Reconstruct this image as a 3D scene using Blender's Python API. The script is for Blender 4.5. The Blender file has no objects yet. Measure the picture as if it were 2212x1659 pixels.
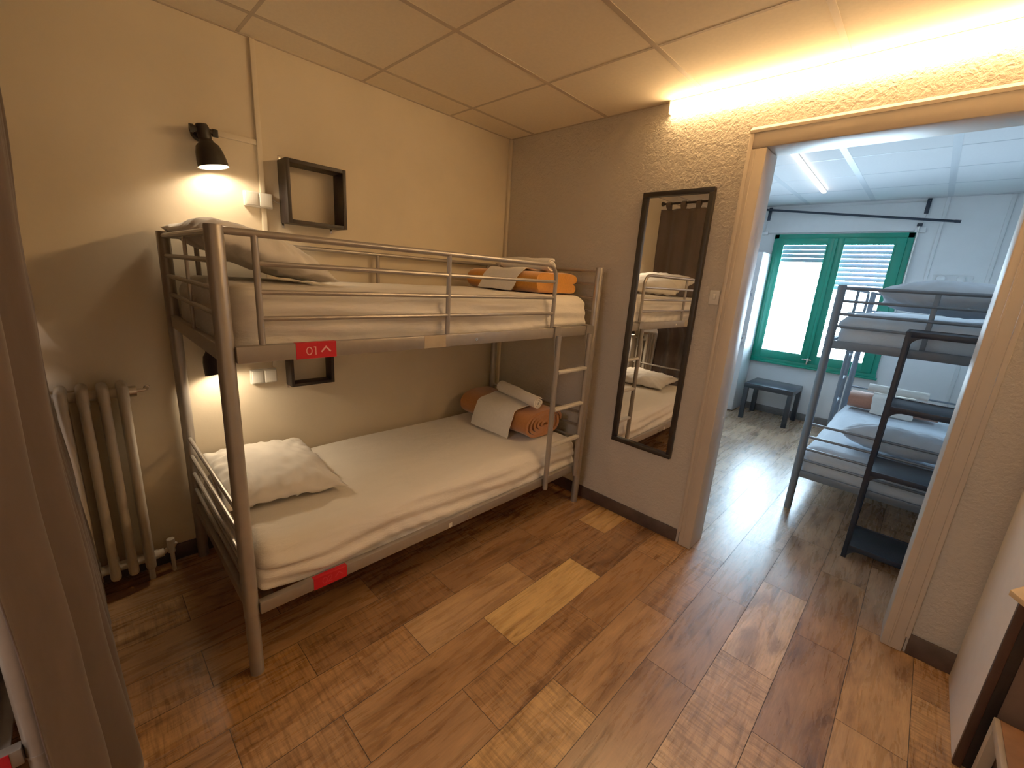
import bpy, bmesh, math, random
from math import sin, cos, pi, radians
from mathutils import Vector, Matrix, noise

random.seed(7)
SC = bpy.context.scene
COL = SC.collection

# ------------------------------------------------------------------ scene numbers (metres)
XL, YB, H = -0.045, 2.13, 2.515          # left wall, back wall, near ceiling
YF, YW, HF = 2.29, 6.01, 2.60            # far side of back wall, window wall, far ceiling
XR, YN = 3.70, -2.75                     # right and rear limits of the near room
FXL, FXR = 0.25, 3.00                    # far room side walls


# ------------------------------------------------------------------ mesh helpers
def xf(bm, verts, M):
    bmesh.ops.transform(bm, matrix=M, verts=verts)


class MB:
    def __init__(self):
        self.bm = bmesh.new()

    def box(self, x0, x1, y0, y1, z0, z1, r=0.0, seg=2, mi=0, M=None):
        t = bmesh.new()
        bmesh.ops.create_cube(t, size=1.0)
        bmesh.ops.transform(t, matrix=Matrix.Translation(((x0 + x1) / 2, (y0 + y1) / 2, (z0 + z1) / 2)) @
                            Matrix.Diagonal((abs(x1 - x0), abs(y1 - y0), abs(z1 - z0), 1)), verts=t.verts)
        if r > 0:
            bmesh.ops.bevel(t, geom=list(t.edges), offset=r, segments=seg, profile=0.5, affect='EDGES', clamp_overlap=True)
        if M is not None:
            bmesh.ops.transform(t, matrix=M, verts=t.verts)
        self.join(t, mi)
        return self

    def join(self, t, mi=0):
        me = bpy.data.meshes.new('tmp')
        for f in t.faces:
            f.material_index = mi
        t.to_mesh(me)
        t.free()
        self.bm.from_mesh(me)
        bpy.data.meshes.remove(me)

    def tube(self, pts, r, n=14, cap=True, mi=0, radii=None, closed=False):
        pts = [Vector(p) for p in pts]
        m = len(pts)
        rings = []
        prev = None
        t = bmesh.new()
        for i, p in enumerate(pts):
            if closed:
                d = pts[(i + 1) % m] - pts[(i - 1) % m]
            elif i == 0:
                d = pts[1] - pts[0]
            elif i == m - 1:
                d = pts[-1] - pts[-2]
            else:
                d = (pts[i + 1] - p).normalized() + (p - pts[i - 1]).normalized()
            d.normalize()
            if prev is None:
                a = Vector((0, 0, 1)) if abs(d.z) < 0.9 else Vector((1, 0, 0))
                u = d.cross(a).normalized()
            else:
                u = (prev - d * prev.dot(d)).normalized()
            prev = u
            v = d.cross(u)
            rr = radii[i] if radii else r
            rings.append([t.verts.new(p + (u * cos(2 * pi * k / n) + v * sin(2 * pi * k / n)) * rr) for k in range(n)])
        for i in range(m if closed else m - 1):
            A, B = rings[i], rings[(i + 1) % m]
            for k in range(n):
                t.faces.new((A[k], A[(k + 1) % n], B[(k + 1) % n], B[k]))
        if cap and not closed:
            t.faces.new(rings[0][::-1])
            t.faces.new(rings[-1])
        self.join(t, mi)
        return self

    def lathe(self, prof, n=32, M=None, mi=0):
        """prof: list of (r, z)"""
        t = bmesh.new()
        rings = []
        for r, z in prof:
            if r < 1e-6:
                rings.append([t.verts.new((0, 0, z))])
            else:
                rings.append([t.verts.new((r * cos(2 * pi * k / n), r * sin(2 * pi * k / n), z)) for k in range(n)])
        for A, B in zip(rings[:-1], rings[1:]):
            for k in range(n):
                k2 = (k + 1) % n
                if len(A) == 1 and len(B) == 1:
                    continue
                if len(A) == 1:
                    t.faces.new((A[0], B[k], B[k2]))
                elif len(B) == 1:
                    t.faces.new((A[k], A[k2], B[0]))
                else:
                    t.faces.new((A[k], A[k2], B[k2], B[k]))
        if M is not None:
            bmesh.ops.transform(t, matrix=M, verts=t.verts)
        self.join(t, mi)
        return self

    def grid(self, fn, nu, nv, mi=0, closed_u=False):
        t = bmesh.new()
        V = [[t.verts.new(fn(i / (nu if closed_u else nu - 1), j / (nv - 1))) for j in range(nv)] for i in range(nu)]
        for i in range(nu if closed_u else nu - 1):
            for j in range(nv - 1):
                a = V[(i + 1) % nu]
                t.faces.new((V[i][j], a[j], a[j + 1], V[i][j + 1]))
        self.join(t, mi)
        return self

    def prism(self, poly, axis, a, b, mi=0, r=0):
        """poly: 2-D outline; extruded along axis ('x','y','z') from a to b"""
        def P(p, q):
            if axis == 'x':
                return (q, p[0], p[1])
            if axis == 'y':
                return (p[0], q, p[1])
            return (p[0], p[1], q)
        t = bmesh.new()
        A = [t.verts.new(P(p, a)) for p in poly]
        B = [t.verts.new(P(p, b)) for p in poly]
        n = len(poly)
        t.faces.new(A[::-1])
        t.faces.new(B)
        for k in range(n):
            t.faces.new((A[k], A[(k + 1) % n], B[(k + 1) % n], B[k]))
        if r:
            bmesh.ops.recalc_face_normals(t, faces=t.faces)
            bmesh.ops.bevel(t, geom=list(t.edges), offset=r, segments=2, profile=0.5, affect='EDGES', clamp_overlap=True)
        self.join(t, mi)
        return self


def obj(name, mb, mat, parent=None, loc=None, smooth=35, recalc=True):
    bm = mb.bm
    if recalc:
        bmesh.ops.recalc_face_normals(bm, faces=bm.faces)
    me = bpy.data.meshes.new(name)
    bm.to_mesh(me)
    bm.free()
    for m in (mat if isinstance(mat, (list, tuple)) else [mat]):
        me.materials.append(m)
    for p in me.polygons:
        p.use_smooth = True
    try:
        me.set_sharp_from_angle(angle=radians(smooth))
    except Exception:
        pass
    o = bpy.data.objects.new(name, me)
    COL.objects.link(o)
    if parent:
        o.parent = parent
    if loc:
        o.location = loc
    return o


def thing(name, label, cat, loc=(0, 0, 0), rotz=0, group=None):
    o = bpy.data.objects.new(name, None)
    o.empty_display_size = 0.1
    COL.objects.link(o)
    o.location = loc
    o.rotation_euler = (0, 0, rotz)
    o['label'] = label
    o['category'] = cat
    if group:
        o['group'] = group
    return o


def tag(o, label, cat, group=None):
    o['label'] = label
    o['category'] = cat
    if group:
        o['group'] = group
    return o


def struct(name, mb, mat, parent=None, **k):
    o = obj(name, mb, mat, parent, **k)
    if parent is None:
        o['kind'] = 'structure'
    return o


# ------------------------------------------------------------------ materials
def new_mat(name):
    m = bpy.data.materials.new(name)
    m.use_nodes = True
    nt = m.node_tree
    b = nt.nodes['Principled BSDF']
    return m, nt, b


def N(nt, typ, **k):
    n = nt.nodes.new(typ)
    for a, v in k.items():
        setattr(n, a, v)
    return n


def L(nt, a, b):
    nt.links.new(a, b)


def mapping(nt, scale=(1, 1, 1), coord='Object'):
    tc = N(nt, 'ShaderNodeTexCoord')
    mp = N(nt, 'ShaderNodeMapping')
    mp.inputs['Scale'].default_value = scale
    L(nt, tc.outputs[coord], mp.inputs['Vector'])
    return mp.outputs['Vector']


def noise_tex(nt, vec, scale, detail=4, rough=0.55, dist=0):
    n = N(nt, 'ShaderNodeTexNoise')
    n.inputs['Scale'].default_value = scale
    n.inputs['Detail'].default_value = detail
    n.inputs['Roughness'].default_value = rough
    n.inputs['Distortion'].default_value = dist
    L(nt, vec, n.inputs['Vector'])
    return n.outputs['Fac']


def ramp(nt, fac, stops):
    r = N(nt, 'ShaderNodeValToRGB')
    e = r.color_ramp.elements
    while len(e) < len(stops):
        e.new(0.5)
    for el, (p, c) in zip(e, stops):
        el.position = p
        el.color = (*c, 1) if len(c) == 3 else c
    L(nt, fac, r.inputs['Fac'])
    return r.outputs['Color']


def bump(nt, b, height, strength, dist=0.01):
    bp = N(nt, 'ShaderNodeBump')
    bp.inputs['Strength'].default_value = strength
    bp.inputs['Distance'].default_value = dist
    L(nt, height, bp.inputs['Height'])
    L(nt, bp.outputs['Normal'], b.inputs['Normal'])


def simple(name, col, rough=0.5, metal=0.0, var=0.06, nscale=18, bstr=0.0, bscale=120, bdist=0.002, spec=0.5, coat=0):
    m, nt, b = new_mat(name)
    v = mapping(nt)
    f = noise_tex(nt, v, nscale, 5)
    lo = tuple(max(0, c * (1 - var)) for c in col)
    hi = tuple(min(1, c * (1 + var)) for c in col)
    L(nt, ramp(nt, f, [(0.3, lo), (0.7, hi)]), b.inputs['Base Color'])
    b.inputs['Roughness'].default_value = rough
    b.inputs['Metallic'].default_value = metal
    b.inputs['Specular IOR Level'].default_value = spec
    if coat:
        b.inputs['Coat Weight'].default_value = coat
    if bstr:
        bump(nt, b, noise_tex(nt, v, bscale, 3), bstr, bdist)
    return m


def emis(name, col, strength):
    m, nt, b = new_mat(name)
    b.inputs['Base Color'].default_value = (0.9, 0.9, 0.88, 1)
    b.inputs['Emission Color'].default_value = (*col, 1)
    b.inputs['Emission Strength'].default_value = strength
    b.inputs['Roughness'].default_value = 0.5
    return m


def wall_mat(name, col, stucco=0.15, scale=90, dist=0.004, mot=0.05):
    m, nt, b = new_mat(name)
    v = mapping(nt)
    f = noise_tex(nt, v, 2.2, 6, 0.6)
    lo = tuple(c * (1 - mot) for c in col)
    hi = tuple(min(1, c * (1 + mot)) for c in col)
    L(nt, ramp(nt, f, [(0.3, lo), (0.7, hi)]), b.inputs['Base Color'])
    b.inputs['Roughness'].default_value = 0.75
    h1 = noise_tex(nt, v, scale, 3, 0.6, 0.6)
    h2 = noise_tex(nt, v, scale * 0.35, 2, 0.5, 1.2)
    mx = N(nt, 'ShaderNodeMath', operation='ADD')
    L(nt, h1, mx.inputs[0])
    L(nt, h2, mx.inputs[1])
    bump(nt, b, mx.outputs[0], stucco, dist)
    return m


M_WALL_L = wall_mat('plaster_cream_smooth', (0.74, 0.64, 0.485), 0.12, 60, 0.003)
M_WALL_B = wall_mat('plaster_beige_stucco', (0.57, 0.52, 0.45), 0.85, 70, 0.007, 0.04)
M_WALL_F = wall_mat('plaster_white_far', (0.76, 0.77, 0.78), 0.1, 70, 0.003)
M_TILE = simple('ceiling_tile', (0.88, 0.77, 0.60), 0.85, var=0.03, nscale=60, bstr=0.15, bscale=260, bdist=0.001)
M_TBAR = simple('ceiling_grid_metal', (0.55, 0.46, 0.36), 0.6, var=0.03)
M_TILE_F = simple('ceiling_tile_white', (0.62, 0.62, 0.63), 0.85, var=0.02, nscale=60, bstr=0.15, bscale=260, bdist=0.001)
M_TBAR_F = simple('ceiling_grid_white', (0.46, 0.48, 0.51), 0.5, var=0.02)
M_BASE = simple('baseboard_brown_tile', (0.075, 0.052, 0.045), 0.45, var=0.25, nscale=14)
M_BASE_F = simple('baseboard_grey_tile', (0.16, 0.15, 0.15), 0.45, var=0.25, nscale=14)
M_DOORF = simple('door_frame_paint', (0.55, 0.48, 0.40), 0.45, var=0.04, nscale=9, bstr=0.1, bscale=35, bdist=0.003)
M_METAL = simple('bed_silver_paint', (0.33, 0.30, 0.275), 0.36, 0.45, var=0.05, nscale=25, bstr=0.04, bscale=900, bdist=0.0005)
M_METAL_F = simple('bed_silver_backlit_far', (0.17, 0.20, 0.245), 0.42, 0.3, var=0.05, nscale=25)  # same silver as the near bed, backlight painted in as dark blue-grey
M_STEEL = simple('bright_steel', (0.6, 0.58, 0.55), 0.25, 1.0)
M_BLACK = simple('black_paint', (0.016, 0.014, 0.014), 0.45, var=0.2)
M_BLACK_RACK = simple('black_powder_coat', (0.006, 0.015, 0.034), 0.4, var=0.2)
M_BLACKBROWN = simple('black_brown_wood', (0.020, 0.013, 0.012), 0.5, var=0.35, nscale=12)
M_WHITEPL = simple('white_plastic', (0.72, 0.70, 0.64), 0.35, var=0.02)
M_TRUNK = simple('painted_trunking', (0.74, 0.65, 0.50), 0.5, var=0.03)
M_RAD = simple('radiator_enamel', (0.60, 0.54, 0.46), 0.35, var=0.05, bstr=0.05, bscale=60)
M_RED = simple('red_sticker', (0.52, 0.004, 0.020), 0.45, var=0.05)
M_TAGTXT = simple('faded_white_print', (0.80, 0.42, 0.38), 0.5, var=0.03)
M_TAGTXT2 = simple('worn_pink_print', (0.60, 0.045, 0.065), 0.5, var=0.03)
M_TAPE = simple('beige_tape', (0.40, 0.33, 0.24), 0.6, var=0.1)
M_GREEN = simple('green_gloss_paint', (0.0, 0.25, 0.16), 0.3, var=0.08, nscale=8)
M_LOCK = simple('white_locker_paint', (0.72, 0.73, 0.75), 0.4, var=0.02)
M_CAB = simple('white_melamine', (0.90, 0.88, 0.86), 0.45, var=0.02)
M_CABDK = simple('dark_wenge_wood', (0.055, 0.028, 0.022), 0.45, var=0.35, nscale=9)
M_CABIN = simple('brown_panel', (0.16, 0.105, 0.08), 0.6, var=0.08)
M_LWOOD = simple('light_wood', (0.66, 0.47, 0.25), 0.45, var=0.08, nscale=7)
M_EDGE = simple('pale_wood_edge', (0.42, 0.33, 0.24), 0.5, var=0.08)
M_TABLE = simple('black_table_lacquer', (0.020, 0.026, 0.036), 0.3, var=0.1)
M_GLOSSW = simple('white_pvc', (0.72, 0.73, 0.74), 0.4, var=0.02)
M_LED = emis('led_diffuser', (1.0, 0.605, 0.262), 45.0)
M_LED2 = emis('far_led_diffuser', (1.0, 0.86, 0.72), 6.0)
M_BULB = emis('warm_bulb', (1.0, 0.70, 0.36), 25.0)
M_SHIN = simple('lamp_inner_white', (0.85, 0.80, 0.70), 0.4, var=0.02)


def fabric(name, col, bstr=0.3, bscale=14, dist=0.01, var=0.04, stretch=(1, 1, 1), rough=0.85, sheen=0.2):
    m, nt, b = new_mat(name)
    v = mapping(nt, stretch)
    f = noise_tex(nt, v, bscale, 6, 0.6, 0.4)
    w = noise_tex(nt, mapping(nt), 700, 2)
    lo = tuple(c * (1 - var) for c in col)
    hi = tuple(min(1, c * (1 + var)) for c in col)
    L(nt, ramp(nt, f, [(0.3, lo), (0.7, hi)]), b.inputs['Base Color'])
    b.inputs['Roughness'].default_value = rough
    b.inputs['Sheen Weight'].default_value = sheen
    mx = N(nt, 'ShaderNodeMath', operation='MULTIPLY_ADD')
    L(nt, w, mx.inputs[0])
    mx.inputs[1].default_value = 0.06
    L(nt, f, mx.inputs[2])
    bump(nt, b, mx.outputs[0], bstr, dist)
    return m


M_SHEET = fabric('white_cotton_sheet', (0.80, 0.75, 0.68), 0.5, 5, 0.022, 0.03, (2.2, 0.7, 3.0))
M_PILLOW = fabric('white_cotton_pillow', (0.76, 0.72, 0.67), 0.3, 11, 0.008, 0.03)
M_SHEET_F = fabric('cotton_sheet_blue_lit', (0.62, 0.70, 0.80), 0.4, 5, 0.018, 0.03, (2.2, 0.7, 3.0))  # white sheet with bluish bounced daylight put into its colour
M_PILLOW_F = fabric('cotton_pillow_blue_lit', (0.60, 0.68, 0.78), 0.3, 11, 0.008, 0.03)  # white pillowcase, the bluish light of the far room mixed into its colour
M_TOWEL = fabric('white_towel', (0.78, 0.73, 0.66), 0.35, 60, 0.004, 0.04)
M_MUST = fabric('mustard_fleece', (0.60, 0.23, 0.012), 0.3, 90, 0.004, 0.10, sheen=0.5)
M_ORANGE = fabric('orange_brown_fleece', (0.40, 0.145, 0.035), 0.3, 90, 0.004, 0.10, sheen=0.5)
M_ORANGE_F = fabric('terracotta_fleece', (0.42, 0.17, 0.10), 0.3, 90, 0.004, 0.10, sheen=0.5)
M_CURT = fabric('grey_brown_curtain', (0.092, 0.066, 0.060), 0.25, 25, 0.004, 0.10, (1, 1, 0.2))


def floor_mat():
    m, nt, b = new_mat('wood_look_tiles')
    at = N(nt, 'ShaderNodeVertexColor', layer_name='tone')
    sep = N(nt, 'ShaderNodeSeparateColor')
    L(nt, at.outputs['Color'], sep.inputs['Color'])
    tc = N(nt, 'ShaderNodeTexCoord')
    # a different patch of pattern on every tile
    off = N(nt, 'ShaderNodeCombineXYZ')
    k1 = N(nt, 'ShaderNodeMath', operation='MULTIPLY')
    L(nt, sep.outputs['Blue'], k1.inputs[0])
    k1.inputs[1].default_value = 37.0
    L(nt, k1.outputs[0], off.inputs['X'])
    L(nt, k1.outputs[0], off.inputs['Y'])
    L(nt, k1.outputs[0], off.inputs['Z'])
    add = N(nt, 'ShaderNodeVectorMath', operation='ADD')
    L(nt, tc.outputs['Object'], add.inputs[0])
    L(nt, off.outputs[0], add.inputs[1])
    vec = add.outputs[0]

    def mapped(scale):
        mp = N(nt, 'ShaderNodeMapping')
        mp.inputs['Scale'].default_value = scale
        L(nt, vec, mp.inputs['Vector'])
        return mp.outputs['Vector']
    grain = noise_tex(nt, mapped((30, 3.2, 1)), 1.0, 6, 0.65, 0.5)
    fine = noise_tex(nt, mapped((160, 14, 1)), 1.0, 4, 0.6, 0.2)
    saw = noise_tex(nt, mapped((9, 95, 1)), 1.0, 3, 0.6, 0.3)
    blot = noise_tex(nt, mapped((9.5, 1.9, 1)), 1.0, 6, 0.66, 1.0)
    # base colour from the tone of the tile: R = lightness, G = yellowness
    light = ramp(nt, sep.outputs['Red'], [(0.0, (0.17, 0.105, 0.068)), (0.45, (0.36, 0.235, 0.155)), (1.0, (0.74, 0.58, 0.44))])
    yel = ramp(nt, sep.outputs['Red'], [(0.0, (0.19, 0.095, 0.035)), (0.45, (0.43, 0.245, 0.10)), (1.0, (0.72, 0.52, 0.23))])
    mix = N(nt, 'ShaderNodeMixRGB')
    L(nt, sep.outputs['Green'], mix.inputs['Fac'])
    L(nt, light, mix.inputs['Color1'])
    L(nt, yel, mix.inputs['Color2'])

    def mul(col, fac, stops):
        r = ramp(nt, fac, stops)
        x = N(nt, 'ShaderNodeMixRGB', blend_type='MULTIPLY')
        x.inputs['Fac'].default_value = 1.0
        L(nt, col, x.inputs['Color1'])
        L(nt, r, x.inputs['Color2'])
        return x.outputs['Color']
    c = mul(mix.outputs['Color'], grain, [(0.25, (0.70, 0.66, 0.63)), (0.5, (1, 1, 1)), (0.8, (1.22, 1.2, 1.15))])
    c = mul(c, fine, [(0.3, (0.82, 0.81, 0.80)), (0.65, (1.1, 1.1, 1.1))])
    c = mul(c, blot, [(0.35, (0.50, 0.44, 0.41)), (0.465, (0.90, 0.87, 0.85)), (0.6, (1.05, 1.05, 1.03))])
    wm = N(nt, 'ShaderNodeMixRGB', blend_type='MULTIPLY')
    wm.inputs['Fac'].default_value = 1.0
    L(nt, c, wm.inputs['Color1'])
    wm.inputs['Color2'].default_value = (.97, .88, .76, 1)
    c = wm.outputs['Color']
    # saw marks across the grain on some tiles
    gt = N(nt, 'ShaderNodeMath', operation='GREATER_THAN')
    fr = N(nt, 'ShaderNodeMath', operation='FRACT')
    k2 = N(nt, 'ShaderNodeMath', operation='MULTIPLY')
    L(nt, sep.outputs['Blue'], k2.inputs[0])
    k2.inputs[1].default_value = 13.37
    L(nt, k2.outputs[0], fr.inputs[0])
    L(nt, fr.outputs[0], gt.inputs[0])
    gt.inputs[1].default_value = 0.55
    sr = ramp(nt, saw, [(0.38, (0.62, 0.58, 0.55)), (0.52, (1.02, 1.02, 1.02)), (0.7, (1.25, 1.22, 1.18))])
    x = N(nt, 'ShaderNodeMixRGB', blend_type='MULTIPLY')
    sc_ = N(nt, 'ShaderNodeMath', operation='MULTIPLY')
    L(nt, gt.outputs[0], sc_.inputs[0])
    sc_.inputs[1].default_value = 0.8
    L(nt, sc_.outputs[0], x.inputs['Fac'])
    L(nt, c, x.inputs['Color1'])
    L(nt, sr, x.inputs['Color2'])
    L(nt, x.outputs['Color'], b.inputs['Base Color'])
    rr = N(nt, 'ShaderNodeMapRange')
    L(nt, grain, rr.inputs['Value'])
    rr.inputs['To Min'].default_value = 0.20
    rr.inputs['To Max'].default_value = 0.36
    L(nt, rr.outputs['Result'], b.inputs['Roughness'])
    b.inputs['Specular IOR Level'].default_value = 0.7
    ad = N(nt, 'ShaderNodeMath', operation='MULTIPLY_ADD')
    L(nt, saw, ad.inputs[0])
    ad.inputs[1].default_value = 0.7
    L(nt, grain, ad.inputs[2])
    bump(nt, b, ad.outputs[0], 0.13, 0.003)
    return m


M_FLOOR = floor_mat()
M_GROUT = simple('dark_grout', (0.05, 0.036, 0.028), 0.8)


# ------------------------------------------------------------------ SETTING: floor of wood-look tiles
# tones read per tile from the photo: (row, k) -> (lightness, yellowness)
TONES = {
    (-1, 0): (.18, .3), (-1, 1): (.25, .5), (-1, 2): (.25, .4),
    (0, -1): (.42, .75), (0, 0): (.26, .5), (0, 1): (.27, .45), (0, 2): (.30, .5), (0, 3): (.3, .2),
    (1, -1): (.42, .7), (1, 0): (.58, .65), (1, 1): (.36, .45), (1, 2): (.80, .9), (1, 3): (.3, .2),
    (2, -1): (.38, .6), (2, 0): (.42, .7), (2, 1): (.88, 1.0), (2, 2): (.26, .4), (2, 3): (.3, .2),
    (3, -1): (.38, .5), (3, 0): (.42, .6), (3, 1): (.36, .6), (3, 2): (.5, .6), (3, 3): (.4, .1),
    (4, 0): (.62, .85), (4, 1): (.46, .7), (4, 2): (.42, .4), (4, 3): (.42, .05), (4, 4): (.4, 0), (4, 5): (.42, 0),
    (5, -1): (.45, .4), (5, 0): (.40, .25), (5, 1): (.40, .15), (5, 2): (.48, .05), (5, 3): (.45, 0), (5, 4): (.42, 0),
    (6, -1): (.55, .4), (6, 0): (.55, .4), (6, 1): (.70, .3), (6, 2): (.92, .2), (6, 3): (.36, .1), (6, 4): (.4, 0), (6, 5): (.4, 0),
    (7, -1): (.6, .4), (7, 0): (.62, .4), (7, 1): (.40, .15), (7, 2): (.48, .35), (7, 3): (.33, .1), (7, 4): (.35, .1),
    (8, 0): (.55, .5), (8, 1): (.62, .5), (8, 2): (.58, .5), (8, 3): (.36, .2), (9, 1): (.58, .6), (9, 2): (.5, .5), (9, 0): (.5, .5),
}


def build_floor():
    bm = bmesh.new()
    lay = bm.loops.layers.float_color.new('tone')
    rnd = random.Random(3)
    g = 0.0013
    ymin, ymax, xmin, xmax = YN, YW, XL, XR
    i = -6
    while True:
        x0 = 0.885 + 0.2062 * i
        x1 = x0 + 0.2062
        i += 1
        if x0 > xmax:
            break
        if x1 < xmin:
            continue
        r = i - 1
        y = (0.158 if r % 2 == 0 else 0.527) + 0.0045 * max(0, r) * 0.5
        k = math.floor((ymin - y) / 0.6615)
        while y + k * 0.6615 < ymax:
            a, b_ = y + k * 0.6615, y + (k + 1) * 0.6615
            t = TONES.get((r, k))
            rl, ye, sd = rnd.uniform(.25, .6), rnd.uniform(.2, .7), rnd.random()
            if b_ > 2.3:  # far room: daylight painted into the tiles as a lighter, greyer tone
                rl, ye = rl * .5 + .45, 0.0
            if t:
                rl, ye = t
                if a > 2.1:  # same painted daylight on the listed tiles past the doorway
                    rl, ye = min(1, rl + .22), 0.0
            X0, X1 = max(x0 + g, xmin), min(x1 - g, xmax)
            Y0, Y1 = max(a + g, ymin), min(b_ - g, ymax)
            k += 1
            if X1 - X0 < .002 or Y1 - Y0 < .002:
                continue
            vs = [bm.verts.new(p) for p in ((X0, Y0, 0), (X1, Y0, 0), (X1, Y1, 0), (X0, Y1, 0))]
            f = bm.faces.new(vs)
            f.material_index = 0
            for l in f.loops:
                l[lay] = (rl, ye, sd, 1)
    vs = [bm.verts.new(p) for p in ((xmin, ymin, -.0012), (xmax, ymin, -.0012), (xmax, ymax, -.0012), (xmin, ymax, -.0012))]
    f = bm.faces.new(vs)
    f.material_index = 1
    vs = [bm.verts.new(p) for p in ((xmin - .1, ymin - .1, -.1), (xmin - .1, ymax + .1, -.1), (xmax + .1, ymax + .1, -.1), (xmax + .1, ymin - .1, -.1))]
    f = bm.faces.new(vs)
    f.material_index = 1
    me = bpy.data.meshes.new('floor')
    bm.to_mesh(me)
    bm.free()
    me.materials.append(M_FLOOR)
    me.materials.append(M_GROUT)
    o = bpy.data.objects.new('floor', me)
    COL.objects.link(o)
    o['kind'] = 'structure'
    return o


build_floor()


# ------------------------------------------------------------------ SETTING: ceilings
def build_ceiling(name, x0, x1, y0, y1, z, xs, ys, mats, wx, wy):
    mb = MB()
    mb.box(x0, x1, y0, y1, z, z + .05, mi=0)
    for x in xs:
        mb.box(x - wx / 2, x + wx / 2, y0, y1, z - .0012, z, mi=1)
    for y in ys:
        mb.box(x0, x1, y - wy / 2, y + wy / 2, z - .0010, z, mi=1)
    # angle trim along the walls
    for a in ((x0, x0 + .014, y0, y1), (x1 - .014, x1, y0, y1), (x0, x1, y1 - .012, y1), (x0, x1, y0, y0 + .012)):
        mb.box(*a, z - .003, z, mi=1)
    return struct(name, mb, mats)


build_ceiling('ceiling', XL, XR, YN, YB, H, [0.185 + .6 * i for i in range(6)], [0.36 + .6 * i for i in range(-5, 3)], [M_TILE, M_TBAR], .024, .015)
build_ceiling('ceiling.001', FXL, FXR, YF, YW, HF, [0.53, 1.13, 1.735, 2.335, 2.93], [2.83, 3.45, 4.07, 4.70, 5.325, 5.95], [M_TILE_F, M_TBAR_F], .045, .014)

# ------------------------------------------------------------------ SETTING: walls
struct('wall_left', MB().box(XL - .12, XL, YN, YB + .16, -.05, H + .05), M_WALL_L)
OX0, OX1, OZ = 1.645, 2.70, 2.29          # rough opening of the doorway
mb = MB()
mb.box(XL, OX0, YB, YF, -.05, HF + .05)
mb.box(OX1, XR + .1, YB, YF, -.05, HF + .05)
mb.box(OX0, OX1, YB, YF, OZ, HF + .05)
struct('wall_back', mb, M_WALL_B)
struct('wall_right', MB().box(XR, XR + .1, YN, YB, -.05, H + .05), M_WALL_L)
struct('wall_front', MB().box(XL - .12, XR + .1, YN - .1, YN, -.05, H + .05), M_WALL_L)
struct('wall_far_left', MB().box(FXL - .1, FXL, YF, YW + .2, -.05, HF + .05), M_WALL_F)
struct('wall_far_right', MB().box(FXR, FXR + .1, YF, YW + .2, -.05, HF + .05), M_WALL_F)
WX0, WX1, WZ0, WZ1 = .845, 2.155, .675, 2.262   # window
mb = MB()
mb.box(FXL, WX0 + .04, YW, YW + .2, -.05, HF + .05)
mb.box(WX1 - .04, FXR, YW, YW + .2, -.05, HF + .05)
mb.box(WX0 + .04, WX1 - .04, YW, YW + .2, -.05, WZ0 + .04)
mb.box(WX0 + .04, WX1 - .04, YW, YW + .2, WZ1 - .04, HF + .05)
struct('wall_far_window', mb, M_WALL_F)

# baseboards
struct('baseboard_back', MB().box(XL, 1.632, YB - .011, YB, 0, .086, .003), M_BASE)
struct('baseboard_right', MB().box(2.708, XR, YB - .011, YB, 0, .102, .003), M_BASE)
struct('baseboard_left', MB().box(XL, XL + .011, YN, YB - .012, 0, .086, .003), M_BASE)
struct('baseboard_far', MB().box(FXL, FXR, YW - .012, YW, 0, .09, .003), M_BASE_F)

# door frame
mb = MB()
yf = YB - .018
mb.box(1.652, 1.728, yf, YF + .012, 0, 2.214, .006)
mb.box(2.621, 2.697, yf, YF + .012, 0, 2.214, .006)
mb.box(1.652, 2.697, yf, YF + .012, 2.214, 2.292, .006)
for a, b_ in ((1.640, 1.660), (2.690, 2.708)):
    mb.box(a, b_, yf - .004, YB + .004, .085, 2.285, .004)
mb.prism([(yf - .006, 2.284), (YB + .004, 2.284), (YB + .004, 2.318), (yf + .004, 2.306), (yf - .006, 2.297)], 'x', 1.640, 2.708)
mb.box(2.648, 2.656, yf - .005, yf + .004, .01, 2.21, .003)
mb.box(1.672, 1.679, yf - .003, yf + .004, .05, 2.21, .002)
struct('trim_1', mb, M_DOORF)
# corner bead and thin wall mouldings
struct('trim_2', MB().box(XL, XL + .026, YB - .022, YB, .086, H - .004, .004), M_TRUNK)
for n_, (x, w) in enumerate(((2.329, .028), (2.773, .030))):
    struct('trim_%d' % (3 + n_), MB().box(x - w / 2, x + w / 2, YW - .014, YW, .09, HF - .004, .003), M_GLOSSW)


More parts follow.
